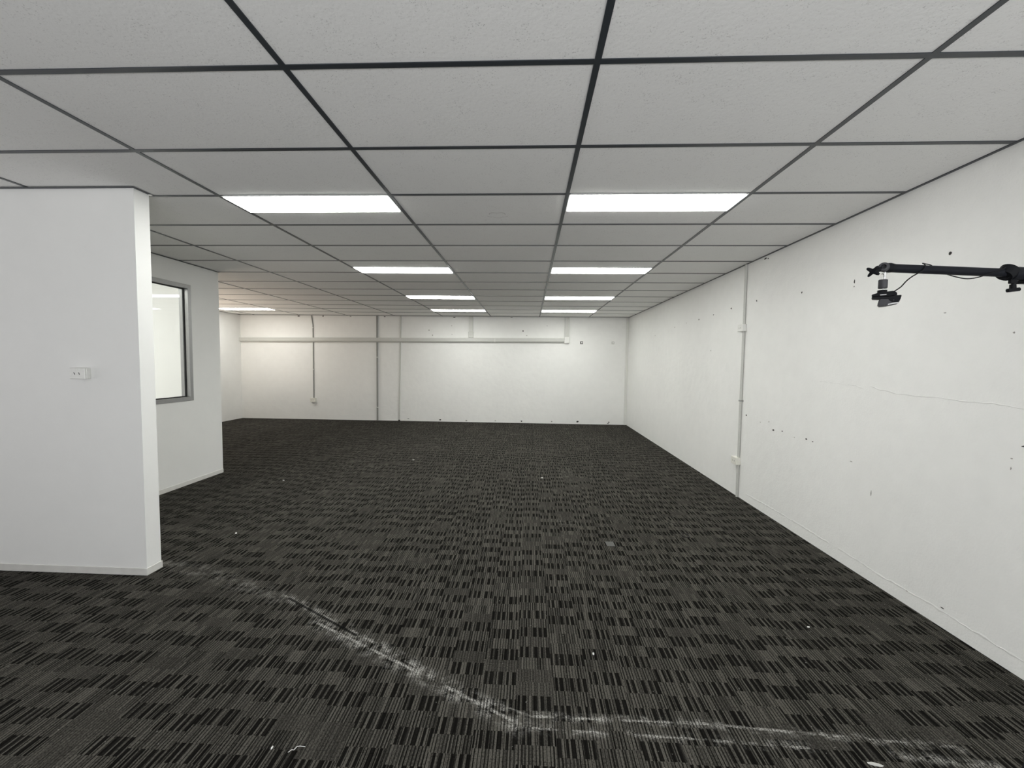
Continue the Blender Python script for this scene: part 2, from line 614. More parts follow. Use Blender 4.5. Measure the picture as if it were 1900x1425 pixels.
# left wall glazing; office and rear windows are added for fill light
for nm, ax, a0, a1, c0, c1, z0, z1, n in [('window_2', 'y', XL - 0.09, XL - 0.03, -2.0, 2.2, 0.25, 2.3, 3),
                                          ('window_3', 'y', XL - 0.09, XL - 0.03, 5.7, 8.5, 0.1, 2.2, 2),
                                          ('added_office_window', 'y', XL - 0.09, XL - 0.03, 3.3, 4.6, 0.8, 2.2, 1),
                                          ('added_rear_window', 'x', YB - 0.09, YB - 0.03, -1.9, 2.3, 0.3, 2.3, 3)]:
    wn = structure(empty(nm, (0, 0, 0)))
    step = (c1 - c0) / n
    for k in range(n):
        bm = bmesh.new()
        frame_bars(bm, ax, a0, a1, c0 + k * step, c0 + (k + 1) * step, z0, z1, 0.05)
        obj('frame', bm, M_ALU, wn)
        e = 0.045
        if ax == 'x':
            box('glass_pane', c0 + k * step + e, c0 + (k + 1) * step - e, YB - 0.064, YB - 0.058, z0 + e, z1 - e, M_GLASS, wn)
        else:
            box('glass_pane', XL - 0.064, XL - 0.058, c0 + k * step + e, c0 + (k + 1) * step - e, z0 + e, z1 - e, M_GLASS, wn)

# ------------------------------------------------------------------ ceiling: slab, tiles, dark tee grid
ceiling = structure(box('ceiling', XL - 0.1, XR + 0.1, YB - 0.1, YF + 0.1, ZC + 0.105, ZC + 0.2, M_TILE))
GX = [1.4387 - 1.2 * k for k in range(-1, 9)]       # tee lines along y (x positions)
GX = [x for x in GX if XL < x < XR]
GY0 = 1.5943
xs = sorted([XL] + GX + [XR])
ROW0 = -8
ys = [GY0 + 0.6 * j for j in range(ROW0, 15)]
ys = [y for y in ys if YB < y < YF] + [YF]
if ys[0] > YB:
    ys = [YB] + ys
LIGHTS = []     # (x0, x1, y0, y1)
colR, colL = (0.2387, 1.4387), (-2.1613, -0.9613)
for yy in (2.7943, 4.8943, 6.9943, 8.7943):
    for cx in (colR, colL):
        LIGHTS.append((cx[0], cx[1], yy, yy + 0.3))
LIGHTS.append((-6.9613, -5.7613, 8.7943, 9.0943))
LIGHTS.append((-5.7613, -4.5613, 3.394, 3.694))  # unseen panel added to brighten the office
TW, TZ = 0.0125, 0.0035


def cut_rows(xa, xb, ya, yb):
    """pieces of the cell left by a light module"""
    out = [(ya, yb)]
    for (lx0, lx1, ly0, ly1) in LIGHTS:
        if abs(lx0 - xa) < 0.02 and abs(lx1 - xb) < 0.02:
            nxt = []
            for (p, q) in out:
                if ly1 <= p + 0.005 or ly0 >= q - 0.005:
                    nxt.append((p, q))
                    continue
                if ly0 - p > 0.02:
                    nxt.append((p, ly0))
                if q - ly1 > 0.02:
                    nxt.append((ly1, q))
            out = nxt
    return out


for xa, xb in zip(xs, xs[1:]):
    for ya, yb in zip(ys, ys[1:]):
        for p, q in cut_rows(xa, xb, ya, yb):
            if xb < OX1 + 0.2 and SY1 < q and p < OY1 and xb - 0.6 < OX0:
                pass
            piece('ceiling_tile', xa + 0.0015, xb - 0.0015, p + 0.0015, q - 0.0015, ZC + TZ, ZC + TZ + 0.015, M_TILE, ceiling)
for x in GX:
    piece('main_tee', x - TW, x + TW, YB, YF - 0.022, ZC, ZC + TZ - 0.0002, M_GRID, ceiling)
for y in ys[1:-1]:
    for xa, xb in zip(xs, xs[1:]):
        a = xa + (0.022 if xa == XL else TW)
        b = xb - (0.022 if xb == XR else TW)
        mid = any(abs(l[0] - xa) < 0.02 and abs(l[1] - xb) < 0.02 and l[2] + 0.02 < y < l[3] - 0.02 for l in LIGHTS)
        if mid:
            continue
        if any(abs(l[0] - xa) < 0.02 and abs(l[1] - xb) < 0.02 and (abs(l[2] - y) < 0.02 or abs(l[3] - y) < 0.02) for l in LIGHTS):
            # beside a light only half of the tee's foot shows
            n = [l for l in LIGHTS if abs(l[0] - xa) < 0.02 and abs(l[1] - xb) < 0.02 and (abs(l[2] - y) < 0.02 or abs(l[3] - y) < 0.02)][0]
            piece('cross_tee', a, b, y - 0.010, y + 0.010, ZC, ZC + TZ - 0.0002, M_GRID, ceiling)
            continue
        piece('cross_tee', a, b, y - TW, y + TW, ZC, ZC + TZ - 0.0002, M_GRID, ceiling)
# wall angles round the edge
AW = 0.02
zt = ZC + TZ - 0.0002
box('wall_angle', XR - AW, XR - 0.0005, YB, YF - AW, ZC - 0.001, zt, M_GRID, ceiling)
box('wall_angle', XL + 0.0005, XL + AW, YB, YF - AW, ZC - 0.001, zt, M_GRID, ceiling)
box('wall_angle', XL, XR, YF - AW, YF - 0.0005, ZC - 0.001, zt, M_GRID, ceiling)
box('wall_angle', XL + AW, SX + AW, SY0 - AW, SY0 - 0.0005, ZC - 0.0035, ZC - 0.0003, M_GRID, ceiling)
box('wall_angle', SX + 0.0005, SX + AW, SY0, SY1 + 0.02, ZC - 0.0035, ZC - 0.0003, M_GRID, ceiling)
box('wall_angle', OX1 + 0.0005, OX1 + AW, SY1 + 0.03, OY1, ZC - 0.0035, ZC - 0.0003, M_GRID, ceiling)
box('angle_clip', SX + 0.003, SX + 0.022, SY1 - 0.012, SY1 + 0.003, ZC - 0.010, ZC - 0.0036, M_WPLAST, ceiling, 0.001)


# small marks on the tiles
bm = bmesh.new()
bm_cyl(bm, (-2.246, 3.029, ZC + TZ - 0.003), (-2.246, 3.029, ZC + TZ - 0.0002), 0.006, seg=10)
obj('screw_head', bm, M_WPLAST, ceiling)
bm = bmesh.new()
for k0, k1 in ((0.3, 2.9), (3.5, 5.9)):
    n_ = 14
    pin, pout = [], []
    for k in range(n_ + 1):
        a_ = k0 + (k1 - k0) * k / n_
        r_ = 1 + 0.12 * math.sin(5 * a_)
        pin.append(bm.verts.new((-0.26 + math.cos(a_) * 0.070 * r_, 3.185 + math.sin(a_) * 0.05 * r_, ZC + TZ - 0.0008)))
        pout.append(bm.verts.new((-0.26 + math.cos(a_) * 0.076 * r_, 3.185 + math.sin(a_) * 0.056 * r_, ZC + TZ - 0.0002)))
    for A_, B_, C_, D_ in zip(pin, pin[1:], pout[1:], pout):
        bm.faces.new((A_, B_, C_, D_))
obj('scuff_mark', bm, plain('tile_scuff', (0.62, 0.61, 0.59), 0.9), ceiling)


# ------------------------------------------------------------------ ceiling lights
def light_mesh():
    root = empty('ceiling_light', (0, 0, 0))
    bm = bmesh.new()
    X, Y = 0.6 - TW - 0.0005, 0.15
    t = 0.010
    za, zb = -0.003, 0.05
    bm_box(bm, -X, X, -Y + 0.0005, -Y + t, za, zb)
    bm_box(bm, -X, X, Y - t, Y - 0.0005, za, zb)
    bm_box(bm, -X, -X + t, -Y + t, Y - t, za, zb)
    bm_box(bm, X - t, X, -Y + t, Y - t, za, zb)
    bm_box(bm, -X + t, X - t, -Y + t, Y - t, 0.044, 0.05)
    obj('frame', bm, M_LFRAME, root)
    bm = bmesh.new()
    bm_box(bm, -X + t + 0.0005, X - t - 0.0005, -Y + t + 0.0005, Y - t - 0.0005, -0.008, 0.006)
    obj('diffuser', bm, M_LAMP, root)
    return root


def copy_tree(r):
    c = r.copy()
    COL.objects.link(c)
    for ch in list(r.children):
        d = ch.copy()
        COL.objects.link(d)
        d.parent = c
    return c


names = {
    (0.2387, 2.7943): 'white lit ceiling panel largest on the right, nearest row over the carpet',
    (-2.1613, 2.7943): 'white lit ceiling panel largest on the left, in line with the partition end',
    (0.2387, 4.8943): 'lit ceiling panel in the second row, right-hand one of the pair',
    (-2.1613, 4.8943): 'lit ceiling panel in the second row, left-hand one of the pair',
    (0.2387, 6.9943): 'lit ceiling panel in the third row, right-hand one of the pair',
    (-2.1613, 6.9943): 'lit ceiling panel in the third row, left-hand one of the pair',
    (0.2387, 8.7943): 'small far lit ceiling panel on the right, last before the far wall',
    (-2.1613, 8.7943): 'small far lit ceiling panel above the short trunking drop, last before the far wall',
    (-6.9613, 8.7943): 'lit ceiling panel in the far left alcove beyond the office partition',
}
proto = None
for (x0, x1, y0, y1) in LIGHTS:
    r = light_mesh() if proto is None else copy_tree(proto)
    proto = proto or r
    r.location = ((x0 + x1) / 2, (y0 + y1) / 2, ZC + 0.001)
    lab = names.get((round(x0, 4), round(y0, 4)))
    if lab is None:
        lab = ('unseen lit ceiling panel added to light the office behind the window' if x0 < -3 else
               'lit ceiling panel')
    tag(r, lab, 'ceiling light', 'recessed rectangular ceiling lights')

# ------------------------------------------------------------------ far wall: trunking, conduits
fw_y = YF - 0.0008
tr = tag(empty('cable_trunking', (-3.2, YF, 2.03)), 'long off-white cable trunking running across the far wall with two drops', 'trunking')


def at(root, o):
    """keep world placement of a part built in world coordinates under its root"""
    o.matrix_parent_inverse = root.matrix_basis.inverted()
    return o


bm = bmesh.new()
xa, xb = -7.345, 0.852
za, zb = CAM_Z + 0.494, CAM_Z + 0.552       # slight fall to the left
hh = 0.056
dp = 0.065
prof = [(0, -hh), (-dp + 0.034, -hh), (-dp, -hh + 0.030), (-dp, hh - 0.006), (-dp + 0.006, hh), (0, hh)]  # lower edge sloped inward to give the duct a darker underside
A = [bm.verts.new((xa, fw_y + a, za + b)) for a, b in prof]
B = [bm.verts.new((xb, fw_y + a, zb + b)) for a, b in prof]
bm.faces.new(A)
bm.faces.new(list(reversed(B)))
for i in range(6):
    bm.faces.new((A[i], B[i], B[(i + 1) % 6], A[(i + 1) % 6]))
tr.location = (-3.2, YF, 2.03)
at(tr, obj('duct', bm, M_DUCT, tr))
at(tr, box('drop', -1.505, -1.405, fw_y - 0.05, fw_y, CAM_Z + 0.60 + 0.145, ZC - 0.006, M_DUCT, tr, 0.004))
at(tr, box('coupling', -1.513, -1.397, fw_y - 0.056, fw_y, CAM_Z + 0.598, CAM_Z + 0.744, M_DUCT, tr, 0.004))
at(tr, box('drop', 0.860, 0.966, fw_y - 0.06, fw_y, CAM_Z + 0.64, ZC - 0.006, M_DUCT, tr, 0.004))
at(tr, box('coupling', 0.853, 0.974, fw_y - 0.07, fw_y, CAM_Z + 0.49, CAM_Z + 0.639, M_WPLAST, tr, 0.005))
at(tr, box('joint_cover', -0.86, -0.85, fw_y - dp - 0.002, fw_y - dp - 0.0003, CAM_Z + 0.488, CAM_Z + 0.594, M_WPLAST, tr))


def tz(x):
    return za + (zb - za) * (x - xa) / (xb - xa)


def conduit(name, label, x, r, ztop_off, zbot, mat, bend=0.0, clips=(), parts2=None):
    t = tag(empty(name, (x, YF, 0)), label, 'conduit')
    segs = []
    zt = tz(x)
    yc = fw_y - r
    bm = bmesh.new()
    up = [(x - bend, yc, ZC - 0.004), (x - bend * 0.45, yc, ZC - 0.13), (x, yc, ZC - 0.24), (x, yc, zt + hh + 0.002)]
    bm_tube(bm, up, r, 10)
    at(t, obj('upper_pipe', bm, mat, t, True))
    bm = bmesh.new()
    bm_tube(bm, [(x, yc, zt - hh - 0.002), (x, yc, zbot)], r, 10)
    at(t, obj('lower_pipe', bm, mat, t, True))
    for cz in clips:
        bm = bmesh.new()
        bm_box(bm, x - r - 0.012, x + r + 0.012, fw_y - 0.003, fw_y, cz - 0.008, cz + 0.008)
        bm_box(bm, x - r - 0.002, x + r + 0.002, fw_y - 2 * r - 0.002, fw_y - 0.003, cz - 0.008, cz + 0.008)
        at(t, obj('saddle_clip', bm, M_WPLAST, t))
    return t


conduit('wall_conduit', 'thin dark grey conduit on the far wall dropping to a small socket box', -5.461, 0.0125, 0, 0.552, M_GREYPIPE,
        0.035, (CAM_Z + 0.815, CAM_Z - 0.235))
conduit('wall_conduit', 'thick grey conduit on the far wall running from ceiling to floor', -3.815, 0.021, 0, 0.001, M_GREYPIPE,
        0.0, (CAM_Z + 0.09, CAM_Z - 1.17))
t = tag(empty('cable_cover', (-3.24, YF, 0)), 'slender white cable cover strip right of the thick grey conduit', 'cable cover')
bm = bmesh.new()
for zz0, zz1, xx0, xx1 in [(tz(-3.23) + hh + 0.002, ZC - 0.004, -3.228, -3.223), (0.03, tz(-3.23) - hh - 0.002, -3.262, -3.228)]:
    a = [(xx0 - 0.017, fw_y, zz0), (xx0 + 0.017, fw_y, zz0), (xx1 + 0.017, fw_y, zz1), (xx1 - 0.017, fw_y, zz1)]
    bm_prism(bm, a, (0, -0.024, 0))
at(t, obj('strip', bm, M_DUCT, t))
at(t, box('end_plug', -3.285, -3.245, fw_y - 0.014, fw_y, 0.0, 0.029, M_HOLE, t))


def socket(name, label, centre, normal, wdt, hgt, dep, mat, screws=2):
    """surface mounted box with cover plate; face looks along 'normal' ('-x','-y')"""
    rz = {'-y': 0.0, '-x': -math.pi / 2}[normal]
    t = tag(empty(name, centre, rz), label, 'socket')
    # local: x across, -y out of the wall
    box('mounting_block', -wdt / 2, wdt / 2, -dep * 0.72, -0.0005, -hgt / 2, hgt / 2, mat, t, 0.003)
    f = box('face_plate', -wdt / 2 - 0.001, wdt / 2 + 0.001, -dep, -dep * 0.72 - 0.0003, -hgt / 2 - 0.001, hgt / 2 + 0.001, mat, t, 0.003)
    for s in ((-1, 1) if screws == 2 else (0,)):
        bm = bmesh.new()
        x0 = s * wdt * 0.16
        a = [(x0 - 0.004 + dx, -dep - 0.0002, 0.007) for dx in (-0.0025, 0.0025)] + [(x0 + 0.002 + dx, -dep - 0.0002, -0.008) for dx in (0.0025, -0.0025)]
        bm_prism(bm, a, (0, -0.0006, 0))
        obj('socket_slot', bm, M_HOLE, t)
    bm = bmesh.new()
    bm_box(bm, -0.008, 0.008, -dep - 0.003, -dep - 0.0002, hgt * 0.22, hgt * 0.40, 0.001)
    obj('switch', bm, mat, t)
    return t


socket('wall_socket', 'small white socket box at the bottom of the thin conduit on the far wall', (-5.467, YF, 0.497), '-y', 0.125, 0.104, 0.06, M_CREAM)
socket('wall_socket', 'white double socket block on the near left partition', (-3.035, SY0, 1.40), '-y', 0.106, 0.073, 0.042, M_WPLAST)
socket('wall_socket', 'white socket box high on the right wall conduit', (XR, 4.735, 1.93), '-x', 0.115, 0.078, 0.045, M_WPLAST)
socket('wall_socket', 'cream socket box low on the right wall conduit near the carpet', (XR, 4.745, 0.415), '-x', 0.115, 0.082, 0.052, M_CREAM)

# right wall conduit
rw = XR - 0.0008
t = tag(empty('wall_conduit', (XR, 4.7, 0)), 'painted white conduit standing on the right wall between two socket boxes', 'conduit')
for nm, z0, z1 in [('upper_pipe', 1.972, ZC - 0.004), ('middle_pipe', 0.459, 1.888), ('lower_pipe', 0.001, 0.371)]:
    bm = bmesh.new()
    bm_tube(bm, [(rw - 0.0135, 4.712, z0), (rw - 0.0135, 4.715, (z0 + z1) / 2), (rw - 0.0135, 4.712, z1)], 0.0135, 12)
    at(t, obj(nm, bm, M_PAINTPIPE, t, True))
bm = bmesh.new()
bm_box(bm, rw - 0.003, rw, 4.68, 4.745, 1.10, 1.116)
bm_box(bm, rw - 0.030, rw - 0.003, 4.697, 4.729, 1.10, 1.116)
bm_cyl(bm, (rw - 0.003, 4.686, 1.108), (rw - 0.008, 4.686, 1.108), 0.004, seg=8)
at(t, obj('saddle_clip', bm, M_GREYPIPE, t))

# two wall brackets on the far wall
for cx, cz, lab, m1 in [(1.279, CAM_Z + 0.504, 'small dark square wall bracket right of the trunking end', M_HOLE),
                        (2.043, CAM_Z + 0.508, 'small pale open wall bracket near the far right corner', M_DUCT)]:
    t = tag(empty('wall_bracket', (cx, YF, cz)), lab, 'bracket')
    bm = bmesh.new()
    s = 0.033
    bm_box(bm, -s, s, -0.006, -0.0008, -s, -s + 0.018)
    bm_box(bm, -s, s, -0.006, -0.0008, s - 0.014, s)
    bm_box(bm, -s, -s + 0.02, -0.006, -0.0008, -s + 0.018, s - 0.014)
    bm_box(bm, s - 0.014, s, -0.006, -0.0008, -s + 0.018, s - 0.014)
    obj('rim', bm, m1, t)
    bm = bmesh.new()
    bm_box(bm, -s + 0.02, s - 0.014, -0.010, -0.0008, -s + 0.018, s - 0.014)
    obj('tab', bm, M_WPLAST, t)


# ------------------------------------------------------------------ marks on the walls (nail holes, chips)
def mark(parent, name, c, sx, sz, plane, mat, seed):
    """thin uneven flake; plane 'x' = on the right wall, 'y' = on the far wall"""
    rnd = random.Random(seed)
    bm = bmesh.new()
    n = 8
    poly = []
    for k in range(n):
        a = 2 * math.pi * k / n
        r = rnd.uniform(0.6, 1.1)
        u, v = math.cos(a) * sx * r, math.sin(a) * sz * r
        if plane == 'x':
            poly.append((XR - 0.0002, c[0] + u, c[1] + v))
        else:
            poly.append((c[0] + u, YF - 0.0002, c[1] + v))
    bm_prism(bm, poly, (-0.0012, 0, 0) if plane == 'x' else (0, -0.0012, 0))
    return obj(name, bm, mat, parent)


RIGHT_MARKS = [  # y, z, half-width along y, half-height
    (2.493, 2.170, 0.011, 0.010, 0), (3.185, 2.143, 0.006, 0.016, 0), (3.185, 2.108, 0.004, 0.006, 0),
    (3.774, 2.163, 0.009, 0.010, 0), (4.50, 2.20, 0.010, 0.011, 0), (5.05, 2.19, 0.013, 0.011, 0),
    (5.52, 2.17, 0.011, 0.008, 0), (5.98, 2.155, 0.018, 0.010, 0), (6.45, 2.15, 0.012, 0.008, 1),
    (6.95, 2.13, 0.012, 0.008, 1), (8.0, 2.06, 0.015, 0.010, 1), (5.56, 1.70, 0.011, 0.009, 1),
    (4.61, 0.955, 0.012, 0.011, 0), (4.18, 0.945, 0.008, 0.006, 1), (4.10, 0.875, 0.022, 0.009, 0),
    (3.96, 0.888, 0.009, 0.006, 0), (3.62, 0.875, 0.012, 0.008, 0), (3.54, 0.868, 0.011, 0.005, 0),
    (4.33, 0.92, 0.008, 0.005, 1), (3.78, 0.86, 0.006, 0.005, 1),
    (2.075, 1.13, 0.010, 0.004, 0), (2.045, 1.145, 0.007, 0.003, 0), (2.12, 1.06, 0.005, 0.004, 1),
    (2.12, 1.01, 0.003, 0.010, 1), (3.12, 0.80, 0.012, 0.004, 1), (2.93, 0.62, 0.004, 0.022, 1),
    (2.40, 0.115, 0.012, 0.004, 0), (2.62, 0.09, 0.01, 0.003, 1), (2.15, 1.69, 0.006, 0.006, 1),
    (2.5, 1.83, 0.008, 0.003, 1), (4.37, 2.61, 0.028, 0.010, 0), (4.32, 2.60, 0.012, 0.008, 0),
]
for k, (y, z, a, b, g) in enumerate(RIGHT_MARKS):
    mark(wall_right, 'paint_chip', (y, z), a, b, 'x', M_HOLE2 if g else M_HOLE, 100 + k)
FAR_MARKS = [(-2.22, 0.045, 0.030, 0.022, 0), (-1.56, 0.035, 0.028, 0.02, 1), (-0.83, 0.045, 0.022, 0.014, 1), (-0.17, 0.045, 0.022, 0.02, 0),
             (0.58, 0.05, 0.024, 0.016, 1), (1.22, 0.06, 0.04, 0.022, 0), (1.99, 0.06, 0.02, 0.018, 0), (1.97, 0.03, 0.03, 0.01, 0),
             (-2.51, 2.29, 0.018, 0.016, 1), (-2.42, 2.165, 0.014, 0.022, 1), (-1.93, 2.19, 0.012, 0.010, 1),
             (-0.163, 2.29, 0.016, 0.026, 0), (-0.07, 2.18, 0.016, 0.012, 1), (-1.94, 2.40, 0.012, 0.012, 1), (0.43, 2.42, 0.012, 0.010, 1),
             (-3.63, 2.615, 0.03, 0.014, 0), (-1.87, 2.61, 0.035, 0.014, 0), (-0.45, 2.615, 0.035, 0.010, 1),
             (-5.83, 2.615, 0.035, 0.016, 0), (-5.2, 2.615, 0.025, 0.014, 0), (-4.5, 2.615, 0.03, 0.012, 1), (-3.03, 0.06, 0.03, 0.01, 1)]
for k, (x, z, a, b, g) in enumerate(FAR_MARKS):
    mark(wall_far, 'paint_chip', (x, z), a, b, 'y', M_HOLE2 if g else M_HOLE, 300 + k)


def ridge(pts, wdt, seed, hgt=0.0016):
    """raised ragged edge of old paint on the right wall; pts are (y, z)"""
    rnd = random.Random(seed)
    fine = []
    for (a, b) in zip(pts, pts[1:]):
        n = max(2, int(abs(b[0] - a[0]) / 0.03))
        for k in range(n):
            t = k / n
            fine.append((a[0] + (b[0] - a[0]) * t, a[1] + (b[1] - a[1]) * t + rnd.uniform(-0.004, 0.004)))
    fine.append(pts[-1])
    bm = bmesh.new()
    rows = []
    for (y, z) in fine:
        wv = wdt * rnd.uniform(0.35, 1.2)
        rows.append([bm.verts.new((XR - 0.0002, y, z + wv)), bm.verts.new((XR - hgt * rnd.uniform(0.6, 1.3), y, z + wv * 0.2)),
                     bm.verts.new((XR - 0.0002, y, z - wv * 0.8))])
    for A, B in zip(rows, rows[1:]):
        for i in range(2):
            bm.faces.new((A[i], B[i], B[i + 1], A[i + 1]))
    return obj('paint_ridge', bm, M_RIDGE, wall_right)


ridge([(3.49, 1.385), (3.12, 1.37), (3.05, 1.355)], 0.006, 1)
ridge([(2.99, 1.37), (2.78, 1.335), (2.49, 1.33), (2.22, 1.325), (2.04, 1.315)], 0.006, 2, 0.0022)
ridge([(4.55, 0.085), (3.9, 0.10), (3.3, 0.095)], 0.012, 3, 0.002)
ridge([(3.2, 0.10), (2.8, 0.085), (2.45, 0.095), (2.0, 0.085), (1.6, 0.09)], 0.010, 4, 0.002)

# ------------------------------------------------------------------ boom stand with webcam (in front of the right wall)
K = 0.001277          # metres per photograph pixel at the boom's distance
RZ = math.radians(2.38)
ORG = Vector((0.0, 0.0, CAM_Z)) + 0.965 * (FW + RT * ((1634 - 950) / 755.65) - UP * ((496.2 - 712.5) / 755.65))
FY = 0.0


def L(px, py, dy=0.0):
    """local point: px, py as offsets in the boom's own plane, dy away from the viewer"""
    return Vector(((px - 1634) * K, dy, -(py - 496.2) * K + ORG.z))


boom = tag(empty('boom_stand', (ORG.x, ORG.y, 0.0), RZ), 'black tubular boom arm reaching in from the right edge with a clamp knob', 'stand')
RT_ = 0.0098
bm = bmesh.new()
bm_cyl(bm, L(1652, 497.3), L(1872, 503.6), RT_, seg=24)
obj('arm_tube', bm, M_BLACK, boom, True)
# knuckle at the free end: tapered barrel and open ring looking at the viewer's left
bm = bmesh.new()
bm_cyl(bm, L(1641, 496.6), L(1651, 496.8), 0.0105, 0.0112, 24)
bm_cyl(bm, L(1651, 496.8), L(1658, 497.2), 0.0112, 0.0099, 24)
obj('end_knuckle', bm, M_BLACKPL, boom, True)
bm = bmesh.new()
a, b = L(1640.5, 496.6, 0.0), L(1631.5, 496.2, -0.011)
ax = (b - a).normalized()
# ring = lathe
n1 = ax.orthogonal().normalized()
n2 = ax.cross(n1)
profile = [(0.0, 0.0104), (0.010, 0.0104), (0.0135, 0.0094), (0.0140, 0.0075), (0.0138, 0.0052), (0.005, 0.0050)]
rings = []
for (h, r) in profile:
    rings.append([bm.verts.new(a + ax * h + (n1 * math.cos(t) + n2 * math.sin(t)) * r)
                  for t in [2 * math.pi * k / 24 for k in range(24)]])
for A, B in zip(rings, rings[1:]):
    for k in range(24):
        bm.faces.new((A[k], A[(k + 1) % 24], B[(k + 1) % 24], B[k]))
bm.faces.new(rings[-1])
bm.faces.new(list(reversed(rings[0])))
obj('end_ring', bm, M_GREYPL, boom, True)


def star_knob(c, ax, r_out, r_in, thick, lobes, mat, name, phase=0.0):
    ax = ax.normalized()
    n1 = ax.orthogonal().normalized()
    n2 = ax.cross(n1)
    bm = bmesh.new()
    n = lobes * 8
    layers = []
    for (h, s) in [(-0.5, 0.82), (-0.36, 1.0), (0.36, 1.0), (0.5, 0.82)]:
        layers.append([bm.verts.new(c + ax * (h * thick) + (n1 * math.cos(t) + n2 * math.sin(t)) *
                                    (s * (r_in + (r_out - r_in) * (0.5 + 0.5 * math.cos(lobes * t + phase)) ** 1.6)))
                       for t in [2 * math.pi * k / n for k in range(n)]])
    for A, B in zip(layers, layers[1:]):
        for k in range(n):
            bm.faces.new((A[k], A[(k + 1) % n], B[(k + 1) % n], B[k]))
    bm.faces.new(layers[-1])
    bm.faces.new(list(reversed(layers[0])))
    return obj(name, bm, mat, boom, True)


star_knob(L(1619, 504.0, -0.002), Vector((-0.72, -0.55, -0.35)), 0.0150, 0.0062, 0.006, 4, M_BLACKPL, 'star_knob', 0.4)
bm = bmesh.new()
bm_cyl(bm, L(1619.5, 503.6, -0.001), L(1632.5, 499.5, -0.002), 0.0045, 0.006, 14)
obj('knob_stem', bm, M_BLACKPL, boom, True)

# screw, ball holder and base plate under the knuckle
bm = bmesh.new()
bm_cyl(bm, L(1642, 505.0), L(1642, 519.0), 0.0027, seg=14)
bm_cyl(bm, L(1641, 507.5), L(1641, 508.6), 0.0062, seg=14)
obj('screw', bm, M_CHROME, boom, True)
bm = bmesh.new()
bm_cyl(bm, L(1640, 533.8), L(1640, 519.6), 0.0088, seg=26)
bm_cyl(bm, L(1640, 519.6), L(1640, 518.6), 0.0088, 0.0076, 26)
bm_cyl(bm, L(1640, 535.0), L(1640, 533.8), 0.0076, 0.0088, 26)
obj('ball_holder', bm, M_GREYPL, boom, True)
bm = bmesh.new()
bm_cyl(bm, L(1640.3, 534.0), L(1640.3, 538.6), 0.0022, seg=12)
obj('ball_neck', bm, M_CHROME, boom, True)
bm = bmesh.new()
bm_cyl(bm, L(1639.5, 542.6), L(1639.5, 538.2), 0.0090, seg=26)
obj('mount_disc', bm, M_BLACKPL, boom, True)

# clamp collar, thick outer tube and T-handle at the right
bm = bmesh.new()
bm_cyl(bm, L(1863.0, 509.0), L(1874.5, 497.0), 0.0155, 0.0175, 26)
bm_cyl(bm, L(1866, 503.5), L(1882, 504.0), 0.0150, 0.0150, 26)
obj('clamp_collar', bm, M_BLACKPL, boom, True)
bm = bmesh.new()
bm_cyl(bm, L(1876, 504.3), L(2075, 508.5), 0.0155, seg=26)
obj('outer_tube', bm, M_BLACK, boom, True)
bm = bmesh.new()
bm_box(bm, L(1875, 0).x, L(1887.5, 0).x, -0.004, 0.004, L(0, 523).z, L(0, 512).z, 0.0012)
obj('clamp_lug', bm, M_BLACKPL, boom)
bm = bmesh.new()
bm_cyl(bm, L(1882, 532), L(1881.5, 524.2), 0.0060, 0.0056, 16)
bm_cyl(bm, L(1881.5, 524.4), L(1881.5, 522.5), 0.0030, seg=10)
c = L(1883, 534.5)
r = bmesh.ops.create_cube(bm, size=1.0)
rot = Matrix.Rotation(math.radians(-7), 3, 'Y')
for v in r['verts']:
    v.co = c + rot @ Vector((v.co.x * 0.0310, v.co.y * 0.007, v.co.z * 0.0085))
bmesh.ops.bevel(bm, geom=list({e for v in r['verts'] for e in v.link_edges}), offset=0.0015, segments=2, affect='EDGES')
obj('clamp_handle', bm, M_BLACKPL, boom, False)
bm = bmesh.new()
bm_box(bm, L(1897, 0).x, L(1925, 0).x, -0.014, 0.014, L(0, 522).z, L(0, 516).z, 0.002)
obj('tube_bracket', bm, M_BLACKPL, boom)
# upright, hub and three legs, outside the frame on the right
px_ = L(2060, 508).x
bm = bmesh.new()
bm_cyl(bm, (px_, 0, 0.12), (px_, 0, L(0, 508).z + 0.05), 0.014, seg=24)
obj('upright', bm, M_BLACK, boom, True)
bm = bmesh.new()
bm_box(bm, px_ - 0.03, px_ + 0.03, -0.03, 0.03, L(0, 508).z - 0.035, L(0, 508).z + 0.035, 0.006)
obj('boom_clamp', bm, M_BLACKPL, boom)
bm = bmesh.new()
bm_cyl(bm, (px_, 0, 0.66), (px_, 0, 0.74), 0.028, seg=24)
obj('leg_hub', bm, M_BLACKPL, boom, True)
for k in range(3):
    an = math.radians(60 + 120 * k)
    d = Vector((math.cos(an), math.sin(an), 0))
    bm = bmesh.new()
    bm_tube(bm, [Vector((px_, 0, 0.70)) + d * 0.025, Vector((px_, 0, 0.014)) + d * 0.26], 0.010, 12)
    lg = obj('leg', bm, M_BLACK, boom, True)
    bm = bmesh.new()
    p = Vector((px_, 0, 0.0)) + d * 0.265
    bm_cyl(bm, p + Vector((0, 0, 0.001)), p + Vector((0, 0, 0.03)), 0.016, 0.012, 14)
    obj('rubber_foot', bm, M_GASKET, lg, True)

# webcam clipped under the mount
AZ = math.radians(-39.6)
KX, KZ = 0.000946, 0.001277
WORG = Vector((0.0, 0.0, CAM_Z)) + 0.965 * (FW + RT * ((1640 - 950) / 755.65) - UP * ((555.0 - 712.5) / 755.65))
wc = tag(empty('webcam', (WORG.x, WORG.y, 0.0), AZ), 'small black clip-on webcam hanging under the end of the boom arm', 'webcam')


def LW(px, py, dy=0.0):
    return Vector(((px - 1640) * KX, dy, -(py - 555.0) * KZ + WORG.z))


